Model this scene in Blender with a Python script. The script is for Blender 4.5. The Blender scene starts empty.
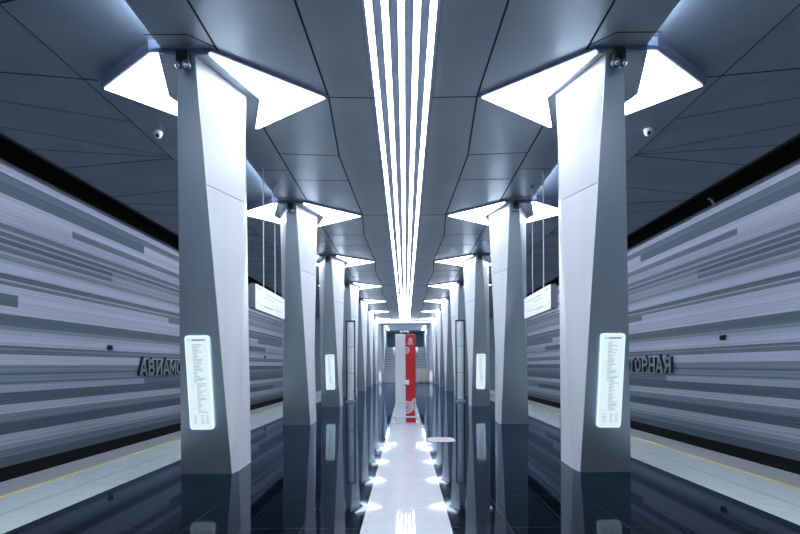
import bpy, bmesh, math, random
from mathutils import Vector, Matrix
random.seed(7)
S = bpy.context.scene
COL = S.collection
EYE = 1.6          # camera height
P = 5.92           # column spacing
NX = range(-2, 7)  # column rows built (the two behind the camera light the hall)

# ------------------------------------------------------------------ materials
def mat(name, col, rough=.5, metal=0, spec=.5, emit=None, strength=0, coat=0, ior=1.5):
    m = bpy.data.materials.new(name); m.use_nodes = True
    b = m.node_tree.nodes['Principled BSDF']
    b.inputs['Base Color'].default_value = (*col, 1)
    b.inputs['Roughness'].default_value = rough
    b.inputs['Metallic'].default_value = metal; b.inputs['IOR'].default_value = ior
    b.inputs['Specular IOR Level'].default_value = spec
    b.inputs['Coat Weight'].default_value = coat
    if emit:
        b.inputs['Emission Color'].default_value = (*emit, 1)
        b.inputs['Emission Strength'].default_value = strength
    return m
def nodes(m): return m.node_tree.nodes, m.node_tree.links, m.node_tree.nodes['Principled BSDF']
def noise_tint(m, c1, c2, scale, mapscale=(1,1,1), detail=3, bump=0, lo=.35, hi=.65, rough=None):
    """object-space noise between two colours, stretched by mapscale; optional bump / roughness range"""
    n, l, b = nodes(m)
    tc = n.new('ShaderNodeTexCoord'); mp = n.new('ShaderNodeMapping'); mp.inputs['Scale'].default_value = mapscale
    no = n.new('ShaderNodeTexNoise'); no.inputs['Scale'].default_value = scale; no.inputs['Detail'].default_value = detail
    rp = n.new('ShaderNodeValToRGB'); e = rp.color_ramp.elements
    e[0].position = lo; e[1].position = hi; e[0].color = (*c1,1); e[1].color = (*c2,1)
    l.new(tc.outputs['Object'], mp.inputs['Vector']); l.new(mp.outputs[0], no.inputs['Vector'])
    l.new(no.outputs['Fac'], rp.inputs['Fac']); l.new(rp.outputs[0], b.inputs['Base Color'])
    if bump:
        bp = n.new('ShaderNodeBump'); bp.inputs['Strength'].default_value = bump; bp.inputs['Distance'].default_value = .01
        l.new(no.outputs['Fac'], bp.inputs['Height']); l.new(bp.outputs[0], b.inputs['Normal'])
    if rough:
        mr = n.new('ShaderNodeMapRange'); mr.inputs['From Min'].default_value = .3; mr.inputs['From Max'].default_value = .7
        mr.inputs['To Min'].default_value = rough[0]; mr.inputs['To Max'].default_value = rough[1]
        l.new(no.outputs['Fac'], mr.inputs['Value']); l.new(mr.outputs[0], b.inputs['Roughness'])
    return no
M = {}
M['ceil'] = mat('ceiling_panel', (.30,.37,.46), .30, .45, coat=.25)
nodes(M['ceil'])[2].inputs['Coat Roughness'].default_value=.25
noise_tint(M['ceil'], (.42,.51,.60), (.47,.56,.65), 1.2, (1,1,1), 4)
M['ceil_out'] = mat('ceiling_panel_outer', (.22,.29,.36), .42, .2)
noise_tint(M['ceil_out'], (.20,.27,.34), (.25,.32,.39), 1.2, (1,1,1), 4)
M['joint'] = mat('joint_black', (.012,.016,.025), .8)
M['frame'] = mat('frame_steel', (.16,.20,.30), .45, .5)
M['baffle'] = mat('baffle_grey', (.42,.50,.68), .5, .1)
M['white'] = mat('white_enamel', (.78,.80,.87), .28, 0, .5)
noise_tint(M['white'], (.78,.81,.87), (.81,.84,.89), 3, (1,1,.05), 2)
M['steel'] = mat('brushed_steel', (.5,.6,.66), .36, .88)
no = noise_tint(M['steel'], (.50,.60,.67), (.56,.66,.73), 1.2, (1,1,.3), 1, .0, rough=(.33,.38))
M['steel_d'] = mat('dark_steel', (.20,.24,.30), .4, .8)
M['collar'] = mat('collar_metal', (.36,.42,.50), .4, .6)
M['black'] = mat('black_plastic', (.015,.018,.025), .35)
M['chrome'] = mat('chrome', (.75,.8,.88), .12, 1)
M['diff'] = mat('lamp_diffuser', (.9,.9,.9), .5, emit=(.84,.91,1), strength=2.9)
M['tube'] = mat('strip_diffuser', (.9,.9,.9), .5, emit=(.82,.90,1), strength=4.8)
M['floor'] = mat('black_granite', (.012,.017,.026), .06, 0, .5, ior=1.17)
M['fwhite'] = mat('white_granite', (.62,.64,.68), .12, 0, .5, ior=1.3)
M['fpale'] = mat('pale_granite', (.36,.42,.42), .14, 0, .5)
M['fedge'] = mat('edge_granite', (.40,.40,.42), .35, 0, .4)
M['yellow'] = mat('yellow_line', (.95,.76,.26), .4)
M['brown'] = mat('brown_line', (.60,.62,.60), .2)
M['void'] = mat('tunnel_black', (.002,.003,.005), .9)
M['bed'] = mat('track_concrete', (.008,.010,.014), .9)
M['board'] = mat('board_lit', (.35,.42,.44), .3, emit=(.80,.95,.98), strength=0.21)
M['board_rim'] = mat('board_rim', (.7,.8,.82), .25, emit=(.62,.86,.92), strength=0.24)
M['ink'] = mat('ink_grey', (.15,.24,.28), .5, emit=(.45,.66,.72), strength=0.15)
M['ink_c'] = mat('ink_cyan', (.1,.55,.65), .5, emit=(.30,.80,.86), strength=0.18)
M['ink_r'] = mat('ink_red', (.6,.2,.2), .5, emit=(.85,.60,.60), strength=0.16)
M['ink_d'] = mat('ink_dark', (.16,.24,.30), .5, emit=(.3,.45,.5), strength=0.08)
M['sign'] = mat('sign_lit', (.45,.48,.52), .3, emit=(.86,.92,1), strength=0.15)
M['ink_y'] = mat('ink_yellow', (.6,.6,.1), .5, emit=(.75,.78,.35), strength=0.15)
M['red'] = mat('red_enamel', (.58,.018,.022), .3)
M['kwhite'] = mat('kiosk_white', (.72,.76,.82), .3)
M['decal'] = mat('white_vinyl', (.50,.52,.58), .35)
M['decal_r'] = mat('red_vinyl', (.75,.22,.28), .35)
M['glass'] = mat('case_glass', (.50,.62,.70), .15, .15)
noise_tint(M['glass'], (.62,.72,.80), (.80,.86,.90), 5, (1,1,.1), 1)
M['halllamp'] = mat('stair_lamp', (.9,.9,.9), .5, emit=(.84,.91,1), strength=7)
M['stair'] = mat('stair_granite', (.45,.50,.56), .3)
M['stairwall'] = mat('stair_wall', (.60,.68,.76), .3)
M['nosing'] = mat('step_nosing', (.10,.13,.17), .5)
M['blue'] = mat('upper_hall_blue', (.16,.26,.38), .4)
M['beige'] = mat('beige_panel', (.50,.48,.42), .5)
M['letter_side'] = mat('letter_steel', (.05,.07,.09), .4, .3)
M['letter_face'] = mat('letter_face', (.30,.38,.42), .35, .5)
M['plaster'] = mat('end_plaster', (.45,.49,.56), .6)

# polished dark blue-black stone: a bluish gloss over the matt body
def polish(m, tint, ior):
    n, l, b = nodes(m)
    b.inputs['Specular IOR Level'].default_value = 0
    gl = n.new('ShaderNodeBsdfGlossy'); gl.inputs['Color'].default_value = (*tint,1)
    fr = n.new('ShaderNodeFresnel'); fr.inputs['IOR'].default_value = ior
    mx = n.new('ShaderNodeMixShader'); out = [q for q in n if q.type=='OUTPUT_MATERIAL'][0]
    for sock in ('Roughness','Normal'):
        if b.inputs[sock].links:
            l.new(b.inputs[sock].links[0].from_socket, gl.inputs[sock])
    l.new(fr.outputs[0], mx.inputs['Fac']); l.new(b.outputs[0], mx.inputs[1]); l.new(gl.outputs[0], mx.inputs[2])
    l.new(mx.outputs[0], out.inputs['Surface'])
# black granite: large-scale streaky clouding, fine joints
def floor_nodes(m, c1, c2, jc, px=.58, py=1.16, off=.446, r0=.04, r1=.16, jw=.004, wob=.012):
    n, l, b = nodes(m)
    g = n.new('ShaderNodeNewGeometry'); sep = n.new('ShaderNodeSeparateXYZ'); l.new(g.outputs['Position'], sep.inputs[0])
    def joint(out, pitch, offset, absx):
        v = out
        if absx:
            a = n.new('ShaderNodeMath'); a.operation = 'ABSOLUTE'; l.new(v, a.inputs[0]); v = a.outputs[0]
        s = n.new('ShaderNodeMath'); s.operation = 'SUBTRACT'; l.new(v, s.inputs[0]); s.inputs[1].default_value = offset
        d = n.new('ShaderNodeMath'); d.operation = 'PINGPONG'; l.new(s.outputs[0], d.inputs[0]); d.inputs[1].default_value = pitch/2
        # pingpong is 0 at multiples of pitch
        c = n.new('ShaderNodeMath'); c.operation = 'LESS_THAN'; l.new(d.outputs[0], c.inputs[0]); c.inputs[1].default_value = jw
        return c.outputs[0]
    jx = joint(sep.outputs['X'], px, off, True); jy = joint(sep.outputs['Y'], py, .1, False)
    mx = n.new('ShaderNodeMath'); mx.operation = 'MAXIMUM'; l.new(jx, mx.inputs[0]); l.new(jy, mx.inputs[1])
    mp = n.new('ShaderNodeMapping'); mp.inputs['Scale'].default_value = (.9,2.4,1); l.new(g.outputs['Position'], mp.inputs['Vector'])
    no = n.new('ShaderNodeTexNoise'); no.inputs['Scale'].default_value = 3; no.inputs['Detail'].default_value = 8
    no.inputs['Roughness'].default_value = .7; no.inputs['Distortion'].default_value = 1.2
    l.new(mp.outputs[0], no.inputs['Vector'])
    rp = n.new('ShaderNodeValToRGB'); e = rp.color_ramp.elements; e[0].position = .42; e[1].position = .72
    e[0].color = (*c1,1); e[1].color = (*c2,1); l.new(no.outputs['Fac'], rp.inputs['Fac'])
    mix = n.new('ShaderNodeMix'); mix.data_type = 'RGBA'; l.new(mx.outputs[0], mix.inputs['Factor'])
    l.new(rp.outputs[0], mix.inputs['A']); mix.inputs['B'].default_value = (*jc,1)
    l.new(mix.outputs['Result'], b.inputs['Base Color'])
    mr = n.new('ShaderNodeMapRange'); mr.inputs['From Min'].default_value = .35; mr.inputs['From Max'].default_value = .75
    mr.inputs['To Min'].default_value = r0; mr.inputs['To Max'].default_value = r1
    l.new(no.outputs['Fac'], mr.inputs['Value']); l.new(mr.outputs[0], b.inputs['Roughness'])
    mp2 = n.new('ShaderNodeMapping'); mp2.inputs['Scale'].default_value = (1.2,1.2,1); l.new(g.outputs['Position'], mp2.inputs['Vector'])
    n2 = n.new('ShaderNodeTexNoise'); n2.inputs['Scale'].default_value = 2.2; n2.inputs['Detail'].default_value = 2
    l.new(mp2.outputs[0], n2.inputs['Vector'])
    bp = n.new('ShaderNodeBump'); bp.inputs['Strength'].default_value = wob*10; bp.inputs['Distance'].default_value = .004
    l.new(n2.outputs['Fac'], bp.inputs['Height']); l.new(bp.outputs[0], b.inputs['Normal'])
floor_nodes(M['floor'], (.0015,.003,.005), (.005,.009,.018), (.035,.05,.065), r0=.02, r1=.08, jw=.003, wob=.002)
polish(M['floor'],(.70,.83,1),1.17)
floor_nodes(M['fwhite'], (.66,.69,.74), (.76,.79,.83), (.48,.51,.55), px=.446, off=0, py=.58, r0=.03, r1=.07, jw=.0015, wob=.002)
floor_nodes(M['fpale'], (.64,.73,.72), (.74,.82,.80), (.50,.57,.57), px=.62, off=.1, py=.6, r0=.10, r1=.22, jw=.0015)

# ribbed wall slats: five tones, each with fine horizontal ribs
def slat(name, c):
    m = mat(name, c, .4, .15)
    n, l, b = nodes(m)
    g = n.new('ShaderNodeNewGeometry'); mp = n.new('ShaderNodeMapping'); mp.inputs['Scale'].default_value = (0,.01,42)
    l.new(g.outputs['Position'], mp.inputs['Vector'])
    no = n.new('ShaderNodeTexNoise'); no.inputs['Scale'].default_value = 1; no.inputs['Detail'].default_value = 3; no.inputs['Roughness'].default_value = .75
    l.new(mp.outputs[0], no.inputs['Vector'])
    rp = n.new('ShaderNodeValToRGB'); e = rp.color_ramp.elements; e[0].position = .36; e[1].position = .58
    e[0].color = (*[v*.60 for v in c],1); e[1].color = (*[min(1,v*1.12) for v in c],1)
    l.new(no.outputs['Fac'], rp.inputs['Fac']); l.new(rp.outputs[0], b.inputs['Base Color'])
    bp = n.new('ShaderNodeBump'); bp.inputs['Strength'].default_value = .5; bp.inputs['Distance'].default_value = .01
    l.new(no.outputs['Fac'], bp.inputs['Height']); l.new(bp.outputs[0], b.inputs['Normal'])
    return m
SL = [slat('slat_darkest', (.125,.185,.235)), slat('slat_dark', (.18,.245,.31)), slat('slat_mid', (.30,.375,.455)),
      slat('slat_pale', (.50,.54,.66)), slat('slat_light', (.66,.70,.84))]

# ------------------------------------------------------------------ mesh helpers
class MB:
    def __init__(s): s.v=[]; s.f=[]; s.m=[]; s.mats=[]
    def mi(s, m):
        if m not in s.mats: s.mats.append(m)
        return s.mats.index(m)
    def face(s, pts, m): 
        k=len(s.v); s.v += [tuple(p) for p in pts]; s.f.append(list(range(k,k+len(pts)))); s.m.append(s.mi(m)); return s
    def box(s, x0,x1,y0,y1,z0,z1, m):
        k=len(s.v); s.v += [(x,y,z) for z in (z0,z1) for y in (y0,y1) for x in (x0,x1)]
        for q in ((0,2,3,1),(4,5,7,6),(0,1,5,4),(2,6,7,3),(0,4,6,2),(1,3,7,5)):
            s.f.append([k+i for i in q]); s.m.append(s.mi(m))
        return s
    def prism(s, poly, z0, z1, m, m_side=None):
        """poly in plan"""
        return s.loft([(x,y,z0) for x,y in poly], [(x,y,z1) for x,y in poly], m, m_side)
    def loft(s, A, B, m, m_side=None, caps=True):
        k=len(s.v); n=len(A); s.v += [tuple(p) for p in A]+[tuple(p) for p in B]
        if caps:
            s.f.append([k+i for i in range(n)][::-1]); s.m.append(s.mi(m)); s.f.append([k+n+i for i in range(n)]); s.m.append(s.mi(m))
        for i in range(n):
            j=(i+1)%n; s.f.append([k+i,k+j,k+n+j,k+n+i]); s.m.append(s.mi(m_side or m))
        return s
    def tube(s, a, b, r, m, seg=12, r2=None):
        a=Vector(a); b=Vector(b); d=(b-a).normalized()
        u=d.cross(Vector((0,0,1)) if abs(d.z)<.9 else Vector((1,0,0))).normalized(); w=d.cross(u)
        r2 = r if r2 is None else r2
        A=[a+(u*math.cos(t)+w*math.sin(t))*r for t in [i*2*math.pi/seg for i in range(seg)]]
        B=[b+(u*math.cos(t)+w*math.sin(t))*r2 for t in [i*2*math.pi/seg for i in range(seg)]]
        return s.loft(A,B,m)
    def ball(s, c, r, m, seg=16, rings=10, lo=0, hi=math.pi, sc=(1,1,1)):
        k=len(s.v); c=Vector(c)
        for i in range(rings+1):
            t=lo+(hi-lo)*i/rings
            for j in range(seg):
                p=j*2*math.pi/seg
                s.v.append((c.x+r*sc[0]*math.sin(t)*math.cos(p), c.y+r*sc[1]*math.sin(t)*math.sin(p), c.z+r*sc[2]*math.cos(t)))
        for i in range(rings):
            for j in range(seg):
                jj=(j+1)%seg
                s.f.append([k+i*seg+j,k+(i+1)*seg+j,k+(i+1)*seg+jj,k+i*seg+jj]); s.m.append(s.mi(m))
        return s
    def ring(s, cx, cz, r0, r1, y, m, a0=0, a1=2*math.pi, seg=32, dy=.002, clipx=None):
        """flat annulus facing -y (optionally clipped left/right in x)"""
        for i in range(seg):
            t0=a0+(a1-a0)*i/seg; t1=a0+(a1-a0)*(i+1)/seg
            q=[(cx+r*math.cos(t), y, cz+r*math.sin(t)) for r,t in ((r0,t0),(r1,t0),(r1,t1),(r0,t1))]
            if clipx:
                q=[(min(max(p[0],clipx[0]),clipx[1]),p[1],p[2]) for p in q]
                if max(p[0] for p in q)-min(p[0] for p in q) < 1e-4: continue
            s.face(q, m)
        return s
    def build(s, name, parent=None, loc=None, bevel=0, smooth=False):
        me=bpy.data.meshes.new(name); me.from_pydata(s.v,[],s.f); 
        for m in s.mats: me.materials.append(m)
        for p,i in zip(me.polygons,s.m): p.material_index=i
        bm=bmesh.new(); bm.from_mesh(me); bmesh.ops.remove_doubles(bm, verts=bm.verts, dist=1e-6)
        bmesh.ops.recalc_face_normals(bm, faces=bm.faces); bm.to_mesh(me); bm.free()
        if smooth: me.shade_smooth()
        me.update()
        o=bpy.data.objects.new(name,me); COL.objects.link(o)
        if parent: o.parent=parent
        if loc: o.location=loc
        if bevel:
            b=o.modifiers.new('bevel','BEVEL'); b.width=bevel; b.segments=2; b.limit_method='ANGLE'
        return o
def rrect(w, h, r, seg=6):
    pts=[]
    for cx,cy,a in ((w/2-r,h/2-r,0),(-w/2+r,h/2-r,90),(-w/2+r,-h/2+r,180),(w/2-r,-h/2+r,270)):
        for i in range(seg+1):
            t=math.radians(a+90*i/seg); pts.append((cx+r*math.cos(t),cy+r*math.sin(t)))
    return pts
def empty(name, loc=(0,0,0), rot=(0,0,0)):
    o=bpy.data.objects.new(name,None); COL.objects.link(o); o.location=loc; o.rotation_euler=rot; o.empty_display_size=.2
    return o
def tag(o, label, cat, group=None):
    o['label']=label; o['category']=cat
    if group: o['group']=group
    return o
def struct(o): o['kind']='structure'; return o
def copy_tree(o, parent=None):
    c=o.copy(); COL.objects.link(c); c.parent=parent
    for ch in list(o.children): copy_tree(ch, c)
    return c
ORD=['nearest','second','third','fourth','fifth','sixth','farthest']
def ordn(i): return ORD[i]
SIDE={-1:'left',1:'right'}

Y0,Y1=-11.0,45.2
YS=62.0
HI=5.85; HO=5.97       # inner and outer ceiling heights
W=8.6                  # track wall

# ------------------------------------------------------------------ floor
f=MB()
f.box(-3.9,-.446,Y0,Y1+.3,-.2,0,M['floor']); f.box(.446,3.9,Y0,Y1+.3,-.2,0,M['floor'])
f.box(-.446,.446,Y0,Y1+.3,-.2,0,M['fwhite'])
for s in (-1,1):
    def bx(a,b,z0,z1,m):
        f.box(min(s*a,s*b),max(s*a,s*b),Y0,Y1,z0,z1,m)
    bx(3.9,4.38,-.2,0,M['fpale']); bx(4.38,4.46,-.2,0,M['brown']); bx(4.46,5.0,-.2,0,M['fpale'])
    bx(5.0,5.08,-.2,0,M['yellow']); bx(5.08,5.68,-.2,0,M['fedge'])
    bx(5.3,5.5,-1.2,-.2,M['void'])
struct(f.build('floor'))
b=MB()
for s in (-1,1): b.box(min(s*5.3,s*8.8),max(s*5.3,s*8.8),Y0,Y1,-1.3,-1.2,M['bed'])
struct(b.build('track_bed'))

# ------------------------------------------------------------------ track walls
# bands: measured heights above the eye as tan of the angle at the picture's edge -> metres on the wall
def zpx(y): return EYE+(366-y)/405.5*W
rows=[(155.5,157.5,2),(157.5,169,4),(169,178,1),(178,190,0),(190,193,4),(193,200,3),(200,208,3),(208,220,4),(220,226,2),(226,228.5,4),(228.5,233,1),
 (233,235,3),(235,240,0),(240,242.5,3),(242.5,248,1),(248,251,3),(251,256,2),(256,260,3),(260,270,4),(270,276,0),(276,278,3),(278,282,1),(282,290.5,4),(290.5,303,4),
 (303,311,4),(311,323,0),(323,327,2),(327,332,3),(332,343,4),(343,346,1),(346,348,2),(348,352,1),(352,363,4),(363,371,2),(371,373,0),(373,380,2),(380,382.5,1),
 (382.5,391,2),(391,403,0),(403,412,4),(412,421,2),(421,433,0),(433,443,4),(443,448,3),(448,456,2),(456,466,1)]
cuts={ # row start px : list of (y_from, y_to, tone)
 178:[(-99,15.8,0),(15.8,99,4)], 200:[(-99,12.38,4),(12.38,99,1)], 242.5:[(-99,14.1,1),(14.1,99,3)], 235:[(-99,14.1,0),(14.1,99,2)],
 290.5:[(-99,10.65,0),(10.65,28,4),(28,99,1)], 282:[(-99,17.4,4),(17.4,99,1)], 382.5:[(-99,15.8,3),(15.8,99,1)],
 193:[(-99,9.,3),(9.,99,4)], 311:[(-99,29.5,0),(29.5,99,3)], 363:[(-99,24,2),(24,99,0)], 421:[(-99,31,0),(31,99,2)]}
def track_wall(side):
    rnd=random.Random(11)
    w=MB()
    for a,c,t in rows:
        z1,z0=zpx(a),zpx(c)
        for y0,y1,tt in (cuts.get(a,[(-99,99,t)]) if not (side>0 and a==290.5) else [(-99,28,4),(28,99,1)]):
            if side>0 and a==178: y0,y1=[17.5 if q==15.8 else q for q in (y0,y1)]
            y0=max(y0,Y0); y1=min(y1,Y1)
            d=rnd.choice((0,.004,.008,.012)) + (.012 if tt>=4 else 0)
            x0,x1=side*(W-d),side*(W+.1)
            w.box(min(x0,x1),max(x0,x1),y0,y1,z0,z1,SL[tt])
    o=struct(w.build('wall_'+SIDE[side]))
    w=MB()
    x0,x1=sorted((side*(W+.02),side*(W+.2)))
    w.box(x0,x1,Y0,Y1,zpx(155.5),HO+.9,M['void']); w.box(x0,x1,Y0,Y1,-1.3,zpx(466),M['void'])
    x0,x1=sorted((side*7.3,side*(W+.2))); w.box(x0,x1,Y0,Y1,HO+.85,HO+.95,M['void'])
    struct(w.build('trim_1' if side<0 else 'trim_2'))
track_wall(-1); track_wall(1)

# ------------------------------------------------------------------ ceiling
c=MB()
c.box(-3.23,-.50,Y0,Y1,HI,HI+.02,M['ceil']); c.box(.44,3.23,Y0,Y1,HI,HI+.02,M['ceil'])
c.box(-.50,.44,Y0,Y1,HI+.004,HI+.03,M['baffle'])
c.box(-.51,-.50,Y0,Y1,HI,HI+.14,M['joint']); c.box(.44,.45,Y0,Y1,HI,HI+.14,M['joint'])
for s in (-1,1):
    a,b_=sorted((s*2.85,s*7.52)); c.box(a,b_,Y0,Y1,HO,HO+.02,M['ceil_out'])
    a,b_=sorted((s*7.5,s*7.56)); c.box(a,b_,Y0,Y1,HO-.03,HO+.9,M['void'])
def seam(p,q,z,w=.012):
    p=Vector(p); q=Vector(q); d=(q-p).normalized(); n=Vector((-d.y,d.x))*w
    c.prism([p-n,q-n,q+n,p+n], z-.004, z+.001, M['joint'])
for s in (-1,1):
    for i in range(-3,8):
        T=7.58+P*i
        def L(p,q,z=HI,w=.010):
            if min(p[1],q[1])<Y0 or max(p[1],q[1])>Y1: return
            seam((s*p[0]-.02,p[1]),(s*q[0]-.02,q[1]),z,w)
        zz=[(1.17,T),(1.30,T+2.1),(1.26,T+3.4),(1.17,T+P)]
        for a,b_ in zip(zz,zz[1:]): L(a,b_,w=.014)
        L((2.48,T+.85),(2.48,T+P-1.12),w=.014)
        L((1.17,T),(.46,T+.02)); L((2.48,T+2.0),(1.30,T+2.1),w=.007); L((2.48,T+3.35),(1.26,T+3.4),w=.007)
        L((3.2,T+2.8),(2.48,T+2.8),w=.007)
        L((3.3,T-1.45),(2.75,T-1.45),w=.007); L((2.75,T-1.45),(2.48,T-1.2),w=.007)
        L((4.83,T-P*.5-2.96+3),(4.83,T+P*.5),HO,.008) if False else L((4.83,T),(4.83,T+P),HO,.008)
        for a,b_,w in (((4.62,T-.28),(7.5,T-.75),.012),((4.88,T+.95),(7.5,T-.1),.006),((4.83,T+2.35),(7.5,T+1.0),.005),
                     ((4.83,T+2.4),(7.5,T+2.0),.006),((4.83,T+2.45),(7.5,T+2.95),.008),((3.9,T-2.05),(5.2,T-1.75),.014),((5.2,T-1.75),(7.5,T-1.2),.008)):
            L(a,b_,HO,w)
struct(c.build('ceiling'))
# cove lamps tucked into the step between the two ceiling heights
for s in (-1,1):
    for i in range(-3,7):
        T=7.58+P*i
        l=bpy.data.lights.new('cove_lamp','AREA'); l.shape='RECTANGLE'; l.size=P-2.4; l.size_y=.04; l.energy=26; l.color=(.75,.82,1)
        o=bpy.data.objects.new('cove_lamp',l); COL.objects.link(o); o.location=(s*2.99,T+P/2-.15,HI+.055)
        o.rotation_euler=Vector((s*-1,0,-.18)).to_track_quat('Z','Y').to_euler() if False else (Matrix(((0,0,-s),(1,0,0),(0,-s,0))).to_euler())

# ------------------------------------------------------------------ linear strip lights on the centre line
for k in range(5):
    x=-.03+(k-2)*.192
    t=empty('linear_ceiling_light',(x,17,HI))
    n=['leftmost','second from left','middle','second from right','rightmost'][k]
    tag(t,f'long glowing linear ceiling light along the hall, {n} of the five parallel strips','ceiling light','parallel strip lights down the centre')
    MB().box(-.050,.050,Y0-17+.1,Y1-17-.1,-.001,.004,M['frame']).build('housing',t)
    MB().box(-.040,.040,Y0-17+.12,Y1-17-.12,-.006,.002,M['tube']).build('diffuser',t)

# ------------------------------------------------------------------ star-shaped lights round the column heads
def offs(poly,d):
    cx=sum(p[0] for p in poly)/len(poly); cy=sum(p[1] for p in poly)/len(poly)
    out=[]; n=len(poly)
    for i in range(n):
        a=Vector(poly[i-1]);p=Vector(poly[i]);q=Vector(poly[(i+1)%n])
        d1=(p-a).normalized(); d2=(q-p).normalized(); n1=Vector((d1.y,-d1.x)); n2=Vector((d2.y,-d2.x))
        if n1.dot(p-Vector((cx,cy)))<0: n1=-n1
        if n2.dot(p-Vector((cx,cy)))<0: n2=-n2
        m=(n1+n2); m=m/max(.25,m.dot(n1)); 
        if m.length>3: m=m.normalized()*3
        out.append((p.x+m.x*d,p.y+m.y*d))
    return out
LY=7.5
def rel(pts): return [(x,y-LY) for x,y in pts]
outl=rel([(-2.56,6.43),(-1.23,7.52),(-2.55,8.45),(-3.35,8.45),(-4.50,7.23),(-3.387,6.43)])
dR=rel([(-2.575,6.43),(-1.23,7.52),(-2.55,8.45),(-2.62,8.45),(-2.24,7.49),(-2.60,6.43)])
dL=rel([(-3.387,6.43),(-3.26,6.43),(-3.605,7.38),(-3.27,8.45),(-3.35,8.45),(-4.50,7.23)])
coll=rel([(-2.60,6.40),(-2.24,7.49),(-2.62,8.47),(-3.27,8.47),(-3.605,7.38),(-3.26,6.40)])
def star_light(side):
    t=empty('column_head_light',(0,LY,0))
    mx=lambda poly:[(-side*x-.01,y) for x,y in poly]
    out=offs(outl,.035)
    MB().prism(mx(out),5.805,HO+.005,M['frame']).build('frame',t)
    MB().prism(mx(dR),5.792,5.808,M['diff']).build('diffuser',t)
    MB().prism(mx(dL),5.792,5.808,M['diff']).build('diffuser',t)
    MB().prism(mx(coll),5.765,5.81,M['collar']).build('collar',t)
    return t
def place_rows(proto_fn, side, labelf, cat, group, n0=-2, n1=7):
    pr=proto_fn(side)
    for i in range(n0,n1):
        o=pr if i==n0 else copy_tree(pr)
        o.location=(pr.location.x, pr.location.y if i==n0 else 0, pr.location.z)
        yield i,o
for s in (-1,1):
    pr=star_light(s)
    for k,i in enumerate(range(-2,7)):
        o=pr if k==0 else copy_tree(pr)
        o.location=(0,LY+P*i,0)
        lab = (f'glowing pointed star ceiling light around the head of the {ordn(i)} column in the {SIDE[s]} row' if i>=0 else
               f'glowing pointed star ceiling light behind the camera over the {SIDE[s]} row')
        tag(o,lab,'ceiling light','star lights over the columns')

# ------------------------------------------------------------------ columns
ZT=5.80; ZJ=4.13
# half profile in metres: (x, y) corners at the base and under the ceiling, mirrored about the column's own axis
baseR=[(-2.603,7.18),(-2.575,7.40),(-2.60,8.04)]
baseL=[(-3.357,7.18),(-3.385,7.40),(-3.36,8.04)]
topR=[(-2.75,6.42),(-2.375,7.38),(-2.75,8.44)]
topL=[(-2.985,6.42),(-3.40,7.38),(-2.985,8.44)]
CX=-2.98; CY=7.6
def ring3(z, inset=0):
    t=z/5.85; B=baseR+baseL[::-1]; Tt=topR+topL[::-1]; r=[]
    for (a,b_),(c_,d_) in zip(B,Tt):
        x=a+(c_-a)*t-CX; y=b_+(d_-b_)*t-CY
        ln=math.hypot(x,y); x-=x/ln*inset; y-=y/ln*inset
        r.append((x,y,z))
    return r
def column(side):
    t=empty('station_column',(side*abs(CX),CY,0))
    fx=lambda pts:[(-side*x - (.008*z),y,z) for x,y,z in pts]
    MB().loft(fx(ring3(0,.03)),fx(ring3(ZT,.03)),M['joint']).build('core',t)
    MB().loft(fx(ring3(0)),fx(ring3(ZJ-.006)),M['white']).build('lower_cladding',t)
    MB().loft(fx(ring3(ZJ+.006)),fx(ring3(ZT)),M['white']).build('upper_cladding',t)
    for nm,(i,j),sg in (('front_steel_panel',(0,5),-1),('rear_steel_panel',(2,3),1)):
        a=ring3(0); b_=ring3(ZT)
        q=[a[i],a[j],b_[j],b_[i]]
        A=fx([(x,y+sg*-.002,z) for x,y,z in q]); B=fx([(x,y+sg*.014,z) for x,y,z in q])
        MB().loft(A,B,M['steel']).build(nm,t)['label']='brushed steel panel'
    return t
for s in (-1,1):
    pr=column(s)
    for k,i in enumerate(range(-2,7)):
        o=pr if k==0 else copy_tree(pr)
        o.location=(s*abs(CX),CY+P*i,0)
        lab=(f'tall tapering white and brushed steel column, {ordn(i)} from the camera in the {SIDE[s]} row' if i>=0 else
             f'white and brushed steel column standing behind the camera in the {SIDE[s]} row')
        tag(o,lab,'column','twisting station columns')

# front face plane of a column: y at height z
def fy(z): return 7.18-(7.18-6.42)*z/5.85-.014
lean=math.atan((7.18-6.42)/5.85)

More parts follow.
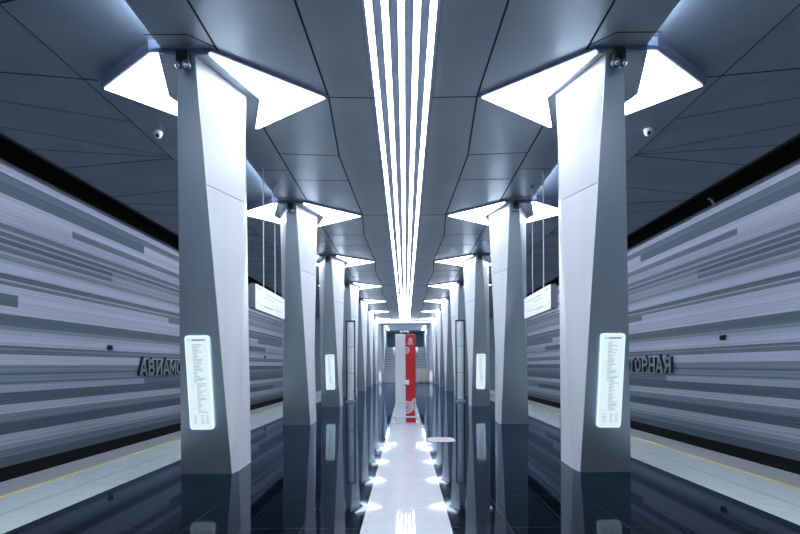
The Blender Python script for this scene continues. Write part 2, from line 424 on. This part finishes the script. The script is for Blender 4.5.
# illuminated information boards on the column fronts
def info_board(x,y,z,w,h,lab,seed,leanx=0):
    t=empty('information_board',(x,y,z),(lean,0,0)) if leanx else empty('information_board',(x,y,z))
    r=random.Random(seed)
    def rr(w_,h_,ra,y0,y1,m):
        p=rrect(w_,h_,ra); return MB().loft([(a,y0,c_) for a,c_ in p],[(a,y1,c_) for a,c_ in p],m)
    rr(w,h,.045,-.035,0,M['board_rim']).build('case',t)
    rr(w-.03,h-.03,.035,-.038,-.03,M['board']).build('screen',t)
    k=MB(); Y=-.0385
    def bar(x0,x1,z0,z1,m): k.box(x0,x1,Y-.0006,Y+.001,z0,z1,m)
    # heading with a round metro mark, then the lines of the route list
    top=h/2-.075
    bar(-w*.2,w*.33,top,top+.022,M['ink_d'])
    for a in range(12):
        t0=a*math.pi/6; t1=t0+math.pi/6
        k.face([(-w*.31,Y-.001,top+.011),(-w*.31+.018*math.cos(t0),Y-.001,top+.011+.018*math.sin(t0)),(-w*.31+.018*math.cos(t1),Y-.001,top+.011+.018*math.sin(t1))],M['ink_c'])
    zz=top-.06
    while zz>-h*.32:
        n=r.uniform(.1,.42)*w; st=-w*.2 if zz>0 else -w*.1
        m=M['ink'] if r.random()<.95 else M['ink_r']
        bar(st,st+n,zz,zz+.010,m)
        if r.random()<.3: bar(-w*.32,-w*.27,zz,zz+.010,M['ink_c'] if r.random()<.5 else M['ink_r'])
        zz-=.021
    bar(-w*.02,w*.3,.06,.082,M['ink_c'])
    for cx_ in (-.3,.0,.22):
        for q in range(7): bar(cx_*w,cx_*w+r.uniform(.08,.16)*w,-h*.35-q*.02,-h*.35-q*.02+.008,M['ink'])
    k.build('printed_lines',t)
    tag(t,lab,'information board')
    return t
for s in (-1,1):
    x=s*3.015 + (.030 if s<0 else -.030) + (-.005)
    z=1.37
    info_board(x,fy(z),z,.345,1.38,f'tall glowing information board on the front of the nearest {SIDE[s]} column',3+s,1)
    info_board(s*2.955,fy(1.37)+2*P,1.37,.345,1.38,f'glowing information board on the third {SIDE[s]} column from the camera',9+s,1)

# twin surveillance cameras under each column head
def cams(side):
    t=empty('surveillance_camera',(side*2.875-.04,6.42,5.76))
    MB().box(-.075,.075,-.14,.02,-.10,.01,M['black']).build('mount',t,bevel=.012)
    for dx,r in ((-.045*-side*-1,.062),(.055*-side*-1,.05)):
        k=MB(); k.tube((dx,-.10,-.08),(dx,-.10,-.16),.035,M['black']); k.ball((dx,-.10,-.18),r,M['steel_d'])
        h=k.build('camera_head',t,smooth=False)
        MB().ball((dx,-.10-r*.55,-.20),r*.62,M['chrome']).build('lens',h,smooth=True)
    return t
for s in (-1,1):
    pr=cams(s); x=pr.location.x
    for i in range(0,5):
        o=pr if i==0 else copy_tree(pr)
        o.location=(x,6.42+P*i,5.76)
        tag(o,f'dark twin surveillance camera under the head of the {ordn(i)} column in the {SIDE[s]} row','camera','cameras at the column heads')
# white dome cameras on the outer ceiling
for s in (-1,1):
    t=empty('dome_camera',(s*4.56-.02,8.92,HO+.001))
    MB().tube((0,0,0),(0,0,-.05),.085,M['kwhite'],24,.08).build('base',t)
    MB().ball((0,0,-.05),.072,M['kwhite'],20,8).build('dome',t,smooth=True)
    MB().ball((s*-.02,-.045,-.085),.035,M['black'],12,8).build('lens',t,smooth=True)
    tag(t,f'small white dome camera on the dark ceiling beside the {SIDE[s]} front column','camera')

# ------------------------------------------------------------------ hanging signs
def hang_sign(s):
    ya,yb=(9.45,11.75) if s<0 else (9.72,11.9)
    ym=(ya+yb)/2; L_=yb-ya
    t=empty('hanging_sign',(s*3.02,ym,3.0))
    p=rrect(.13,.52,.05)
    MB().loft([(a,-L_/2,c_) for a,c_ in p],[(a,L_/2,c_) for a,c_ in p],M['steel_d']).build('case',t)
    for sd in (-1,1):
        q=rrect(L_-.03,.50,.06); x0=sd*.06; x1=sd*.072
        MB().loft([(x0,a,c_) for a,c_ in q],[(x1,a,c_) for a,c_ in q],M['sign']).build('lit_panel',t)
        k=MB(); X=sd*.0725
        def bar(y0,y1,z0,z1,m): 
            a,b_=sorted((X-.0008*sd,X+.0008*sd)); k.box(a,b_,y0,y1,z0,z1,m)
        r=random.Random(5+sd)
        bar(-L_*.44,-L_*.3,.17,.19,M['ink_d']); bar(-L_*.2,L_*.42,.12,.14,M['ink']); bar(-L_*.25,L_*.1,.04,.055,M['ink'])
        bar(-L_*.30,L_*.44,-.04,-.035,M['ink']); bar(-L_*.25,L_*.05,-.15,-.125,M['ink_d'] ); bar(L_*.1,L_*.4,-.12,-.10,M['ink'])
        bar(-L_*.36,-L_*.31,-.17,-.10,M['ink_y']); bar(-L_*.45,-L_*.42,-.13,-.09,M['ink_d']); bar(L_*.15,L_*.3,-.18,-.165,M['ink_c'])
        k.build('printed_lines',t)
    q=rrect(.11,.46,.04)
    MB().loft([(a,-L_/2-.006,c_) for a,c_ in q],[(a,-L_/2,c_) for a,c_ in q],M['steel']).build('end_cap',t)
    for dy in (-.35,.55):
        r=MB(); r.tube((0,dy,.25),(0,dy,HI-3.0-.02),.012,M['kwhite']); ro=r.build('suspension_rod',t)
        MB().tube((0,dy,HI-3.0-.06),(0,dy,HI-3.0),.03,M['steel_d'],16,.045).build('rosette',ro)
    tag(t,f'glowing white direction sign hanging on two rods beyond the nearest {SIDE[s]} column','sign')
hang_sign(-1); hang_sign(1)

# ------------------------------------------------------------------ station name letters on both track walls
def text_mesh(ch,size,depth):
    cu=bpy.data.curves.new('t','FONT'); cu.body=ch; cu.size=size; cu.extrude=depth; cu.offset=.022*size
    o=bpy.data.objects.new('t',cu); COL.objects.link(o)
    bpy.context.view_layer.update()
    me=bpy.data.meshes.new_from_object(o.evaluated_get(bpy.context.evaluated_depsgraph_get()))
    COL.objects.unlink(o); bpy.data.objects.remove(o)
    return me
word='АВИАМОТОРНАЯ'
def arc(cx,cz,rx,rz,a0,a1,n=8): return [(cx+rx*math.cos(math.radians(a0+(a1-a0)*i/n)),cz+rz*math.sin(math.radians(a0+(a1-a0)*i/n))) for i in range(n+1)]
B_=.048   # half stroke; every letter fits 0..1 wide by 0..1 high, scaled below
GL={'А':[[(.1,.1),(.5,.93),(.9,.1)],[(.25,.32),(.75,.32)]],
    'В':[[(.14,.1),(.14,.9)],[(.14,.9),(.5,.9)]+arc(.5,.71,.28,.19,90,-90)+[(.14,.52)],[(.5,.52)]+arc(.55,.31,.31,.21,90,-90)+[(.14,.1)]],
    'И':[[(.13,.9),(.13,.1)],[(.13,.14),(.87,.86)],[(.87,.9),(.87,.1)]],
    'М':[[(.1,.1),(.1,.9)],[(.1,.88),(.5,.3),(.9,.88)],[(.9,.9),(.9,.1)]],
    'О':[arc(.5,.5,.37,.4,90,450,20)],
    'Т':[[(.08,.9),(.92,.9)],[(.5,.9),(.5,.1)]],
    'Р':[[(.14,.1),(.14,.9)],[(.14,.9),(.55,.9)]+arc(.55,.69,.31,.21,90,-90)+[(.14,.48)]],
    'Н':[[(.13,.1),(.13,.9)],[(.87,.1),(.87,.9)],[(.13,.5),(.87,.5)]],
    'Я':[[(.86,.1),(.86,.9)],[(.86,.9),(.45,.9)]+arc(.45,.69,.31,.21,90,270)+[(.86,.48)],[(.5,.48),(.14,.1)]]}
def letter(ch,w,h,depth,parent):
    m=MB(); hs=.052
    for k,line in enumerate(GL[ch]):
        pts=[Vector((x*w-w/2,z*h-h/2)) for x,z in line]
        n=len(pts); Lf=[];Rt=[]
        for i,p in enumerate(pts):
            d1=(p-pts[i-1]).normalized() if i>0 else (pts[1]-p).normalized()
            d2=(pts[i+1]-p).normalized() if i<n-1 else d1
            t_=(d1+d2).normalized() if (d1+d2).length>.01 else d1
            nn=Vector((-t_.y,t_.x)); k_=hs/max(.45,nn.dot(Vector((-d1.y,d1.x))))
            e=Vector((0,0))
            if i==0: e=-d1*hs*.9
            if i==n-1: e=d1*hs*.9
            if ch=='О': e=Vector((0,0))
            Lf.append(p+e+nn*k_); Rt.append(p+e-nn*k_)
        z1=depth-.0006*k
        for i in range(n-1):
            q=[Lf[i],Lf[i+1],Rt[i+1],Rt[i]]
            a=[(p.x,p.y,0) for p in q]; b=[(p.x,p.y,z1) for p in q]
            m.face(b,M['letter_face'])
            for u,v in ((0,1),(2,3)): m.face([a[u],a[v],b[v],b[u]],M['letter_side'])
            if i==0: m.face([a[3],a[0],b[0],b[3]],M['letter_side'])
            if i==n-2: m.face([a[1],a[2],b[2],b[1]],M['letter_side'])
    return m.build('letter',parent)
def wall_word(s):
    t=empty('station_name_sign',(s*(W-.02),18.27,EYE+.0))
    pitch=.49; n=len(word)
    for i,ch in enumerate(word):
        wd=.50 if ch=='М' else (.45 if ch in 'АО' else .41)
        o=letter(ch,wd,.54,.09,t)
        d=(i-(n-1)/2)*pitch
        o.location=(0,-s*d,0); o.rotation_euler=(math.pi/2,0,-s*math.pi/2)
    tag(t,f'dark raised metal letters spelling the station name on the {SIDE[s]} striped wall','sign')
wall_word(-1); wall_word(1)

# small black boxes fixed to the track walls
for s,y,z,w_ in ((-1,13.9,2.18,'beside the station name on the left striped wall'),(1,12.95,2.32,'above the station name on the right striped wall'),(-1,29.2,2.2,'on the left striped wall seen past the nearest column')):
    t=empty('wall_camera',(s*(W-.02),y,z))
    MB().box(-.05,.05,-.09,.09,-.07,.07,M['black']).build('housing',t,bevel=.01)
    MB().tube((-s*.04,0,0),(-s*.09,-.02,-.01),.04,M['black']).build('lens',t)
    tag(t,'small black camera box '+w_,'camera')
t=empty('pipe_bracket',(W-.03,13.25,6.02))
MB().tube((0,0,-.05),(-.10,0,.12),.03,M['kwhite']).build('arm',t); MB().tube((-.10,0,.12),(-.20,0,.16),.022,M['kwhite']).build('hook',t)
tag(t,'small pale bracket at the top edge of the right striped wall','bracket')

# ------------------------------------------------------------------ red and white emergency help point
t=empty('help_point',(0,13.4,0))
tag(t,'tall red and white emergency help column standing on the pale centre strip','help point')
hw=.285; x0=-hw; xs=.0; H=2.49
MB().box(x0,xs,0,.42,.10,H,M['kwhite']).build('white_shell',t,bevel=.012)
MB().box(xs,hw,0,.42,.10,H,M['red']).build('red_shell',t,bevel=.012)
k=MB(); k.box(x0,xs,.015,.4,.02,.10,M['kwhite']); k.box(xs,hw,.015,.4,.02,.10,M['red']); k.build('plinth',t)
MB().box(-.36,.38,-.05,.46,0,.02,M['steel']).build('base_plate',t)
MB().box(-.335,.36,-.045,-.015,.16,.205,M['kwhite']).build('bumper',t,bevel=.008)
for q in (-.33,.35): MB().box(q-.012,q+.012,-.04,.40,.02,.20,M['kwhite']).build('bumper_leg',t)
k=MB(); 
k.box(-.05,.10,-.10,-.001,1.08,1.21,M['kwhite']); h=k.build('intercom',t,bevel=.01)
MB().box(-.03,.02,-.103,-.098,1.06,1.10,M['ink_d']).build('grille',h)
for sx in (-1,1):
    k=MB(); k.tube((sx*hw,.2,2.0),(sx*(hw+.06),.2,2.0),.13,M['kwhite'],20); o=k.build('side_speaker',t)
    k=MB(); k.tube((sx*(hw+.06),.2,2.0),(sx*(hw+.066),.2,2.0),.09,M['red'],20); k.build('speaker_ring',o)
k=MB(); k.tube((-.02,.15,H),(-.02,.15,H+.05),.07,M['black'],16); k.build('camera_stem',t)
k=MB(); k.tube((-.02,.15,H+.05),(-.02,.15,H+.10),.13,M['kwhite'],24); k.build('camera_dome',t,bevel=.01)
g=MB(); Yg=-.0035
cl=(xs+.002,hw-.004)
for cx_,cz_,rs in ((.02,2.04,((.025,.045),(.07,.095))),(.03,.45,((.035,.06),(.085,.11),(.135,.175))),(.33,.52,((.05,.08),(.11,.145),(.165,.195)))):
    g=MB()
    for r0,r1 in rs: g.ring(cx_,cz_,r0,r1,Yg,M['kwhite'],clipx=cl)
    g.build('ring_graphic',t)
g=MB()
g.ring(.14,2.33,0,.055,Yg,M['kwhite'])
g.build('round_badge',t)
g=MB(); g.box(.265,.281,Yg,0,.21,.45,M['kwhite'])
g.build('edge_stripe',t)
g=MB(); gr=mat('pale_grey_print',(.60,.64,.70),.3)
for r0,r1 in ((.03,.045),(.075,.09)): g.ring(-.10,2.04,r0,r1,Yg,gr)
for r0,r1 in ((.04,.06),(.09,.11)): g.ring(-.12,.5,r0,r1,Yg,gr)
g.build('grey_graphics',t)
me=text_mesh('SOS',.085,.001); 
o=bpy.data.objects.new('lettering',me); me.materials.clear(); me.materials.append(M['kwhite']); COL.objects.link(o); o.parent=t
o.rotation_euler=(math.pi/2,0,0); o.location=(.06,-.004,2.20)
me=text_mesh('M',.085,.0006); o=bpy.data.objects.new('metro_mark',me); me.materials.clear(); me.materials.append(M['red']); COL.objects.link(o); o.parent=t
o.rotation_euler=(math.pi/2,0,0); o.location=(.104,-.0045,2.30)

# floor sticker
t=empty('floor_sticker',(.755,10.4,.0))
p=rrect(.60,.62,.14); MB().loft([(a,b_,0) for a,b_ in p],[(a,b_,.003) for a,b_ in p],M['decal']).build('backing',t)
k=MB(); k.box(-.15,.17,-.02,.05,.003,.004,M['decal_r']); k.box(-.10,.20,-.10,-.05,.003,.004,M['decal_r']); k.build('red_print',t)
tag(t,'white floor sticker with faded red print beside the pale centre strip','sticker')

# ------------------------------------------------------------------ tall glazed display cases by the fourth columns
for s in (-1,1):
    t=empty('display_totem',(s*2.45,21.4,0))
    tag(t,f'tall slim glazed steel totem standing beyond the third {SIDE[s]} column','totem','pair of tall glazed totems')
    MB().box(-.22,.22,-.10,.30,0,.08,M['steel']).build('base',t)
    MB().box(-.20,.20,.10,.28,.08,3.62,M['steel_d']).build('back_case',t,bevel=.01)
    for a,b_ in ((.10,1.28),(1.30,2.46),(2.48,3.58)):
        n=10; A=[];
        for i in range(n+1):
            th=math.pi*i/n; A.append((-.17*math.cos(th),.10-.12*math.sin(th)))
        MB().loft([(x,y,a) for x,y in A],[(x,y,b_) for x,y in A],M['glass']).build('glass_segment',t)
    for x in (-.19,.19): MB().box(x-.015,x+.015,.02,.12,.08,3.62,M['black']).build('edge_profile',t)
    MB().box(-.21,.21,-.03,.29,3.58,3.64,M['black']).build('cap',t)

# ------------------------------------------------------------------ far end: stair hall
e=MB(); XO=2.32
for s in (-1,1):
    a,b_=sorted((s*XO,s*(W+.2))); e.box(a,b_,Y1,Y1+.3,-1.3,6.9,M['plaster'])
e.box(-XO,XO,Y1,Y1+.3,HI-.05,6.9,M['plaster'])
struct(e.build('wall_back'))
for s in (-1,1):
    a,b_=sorted((s*XO,s*(XO+.25)))
    k=MB(); k.box(a,b_,Y1+.3,YS,0,HI+.1,M['stairwall'])
    y=Y1+1.0
    while y<YS-1:
        a2,b2=sorted((s*(XO-.05),s*XO)); k.box(a2,b2,y,y+.12,0,HI,M['plaster']); y+=1.2
    struct(k.build('wall_stair_'+SIDE[s]))
k=MB(); k.box(-XO,XO,Y1+.3,YS,HI-.02,HI+.1,M['plaster']); struct(k.build('ceiling_stair'))
k=MB(); k.box(-XO-.2,XO+.2,YS,YS+.2,0,HI+.2,M['blue']); struct(k.build('wall_stair_end'))
k=MB(); n=21; ys=Y1+.35; hs=3.6/n
for i in range(n):
    k.box(-XO,XO,ys+i*.31,ys+n*.31,i*hs,(i+1)*hs,M['stair'])
    k.box(-XO,XO,ys+i*.31-.004,ys+i*.31,i*hs+.01,i*hs+.06,M['nosing'])
k.box(-XO,XO,ys+n*.31,YS,3.3,3.6,M['stair'])
o=struct(k.build('staircase'))
for x in (-2.15,0,2.15):
    t=empty('handrail',(x,0,0)); k=MB(); z1=3.6+.95
    k.tube((0,ys,.95),(0,ys+n*.31,z1),.035,M['steel']); k.tube((0,ys+n*.31,z1),(0,ys+n*.31+1,z1),.035,M['steel']); k.build('rail',t)
    for j in range(6):
        yy=ys+.2+j*1.2; zb=(int((yy-ys)/.31)+1)*hs
        MB().tube((0,yy,zb),(0,yy,.95+(yy-ys)/.31*hs),.022,M['steel'],8).build('post',t)
    tag(t,'steel handrail on the far stairs, '+{-2.15:'at the left wall',0:'on the centre line',2.15:'at the right wall'}[x],'handrail')
t=empty('portal_light',(0,Y1-.10,HI-.14)); MB().box(-2.65,2.65,-.03,.1,-.06,.06,M['frame']).build('housing',t)
MB().box(-2.62,2.62,-.05,-.02,-.03,.02,M['tube']).build('diffuser',t)
tag(t,'horizontal glowing strip across the far end of the hall above the stairs','light')
for s in (-1,1):
    t=empty('stair_light',(s*2.0,53,HI-.06)); MB().box(-.12,.12,-3,3,0,.04,M['frame']).build('housing',t)
    MB().box(-.10,.10,-2.95,2.95,-.02,0,M['halllamp']).build('diffuser',t)
    tag(t,f'ceiling light over the far stairs along the {SIDE[s]} wall','light')
    t=empty('light_box',(s*2.35,44.3,.0)); MB().box(-.15,.15,-.06,.06,0,1.15,M['steel']).build('case',t)
    MB().box(-.12,.12,-.075,-.06,.2,1.08,M['sign']).build('lit_panel',t)
    tag(t,f'small glowing floor sign at the {SIDE[s]} foot of the far stairs','sign')
t=empty('barrier',(1.75,44.9,0))
MB().box(-.65,.65,-.03,.03,.15,1.3,M['beige']).build('panel',t)
for x in (-.62,0,.62): MB().box(x-.03,x+.03,-.05,.05,0,1.35,M['steel']).build('post',t)
tag(t,'beige panel barrier closing the right side of the far stairs','barrier')

# ------------------------------------------------------------------ wall behind the camera
k=MB(); k.box(-W-.2,W+.2,Y0-.3,Y0,-1.3,6.9,M['plaster']); struct(k.build('wall_front'))

# ------------------------------------------------------------------ world, camera, view
w=bpy.data.worlds.new('world'); S.world=w; w.use_nodes=True
w.node_tree.nodes['Background'].inputs[0].default_value=(.35,.45,.65,1); w.node_tree.nodes['Background'].inputs[1].default_value=.3
cam=bpy.data.cameras.new('camera'); cam.lens=36*480/800; cam.sensor_width=36; cam.sensor_fit='HORIZONTAL'
cam.shift_x=-5.5/800; cam.shift_y=99/800; cam.clip_end=300; cam.clip_start=.05
co=bpy.data.objects.new('camera',cam); COL.objects.link(co); co.location=(0,0,EYE); co.rotation_euler=(math.pi/2,math.radians(.3),0)
S.camera=co
S.view_settings.view_transform='Standard'; S.view_settings.look='None'; S.view_settings.exposure=1.92; S.view_settings.gamma=1
S.view_settings.use_curve_mapping=False
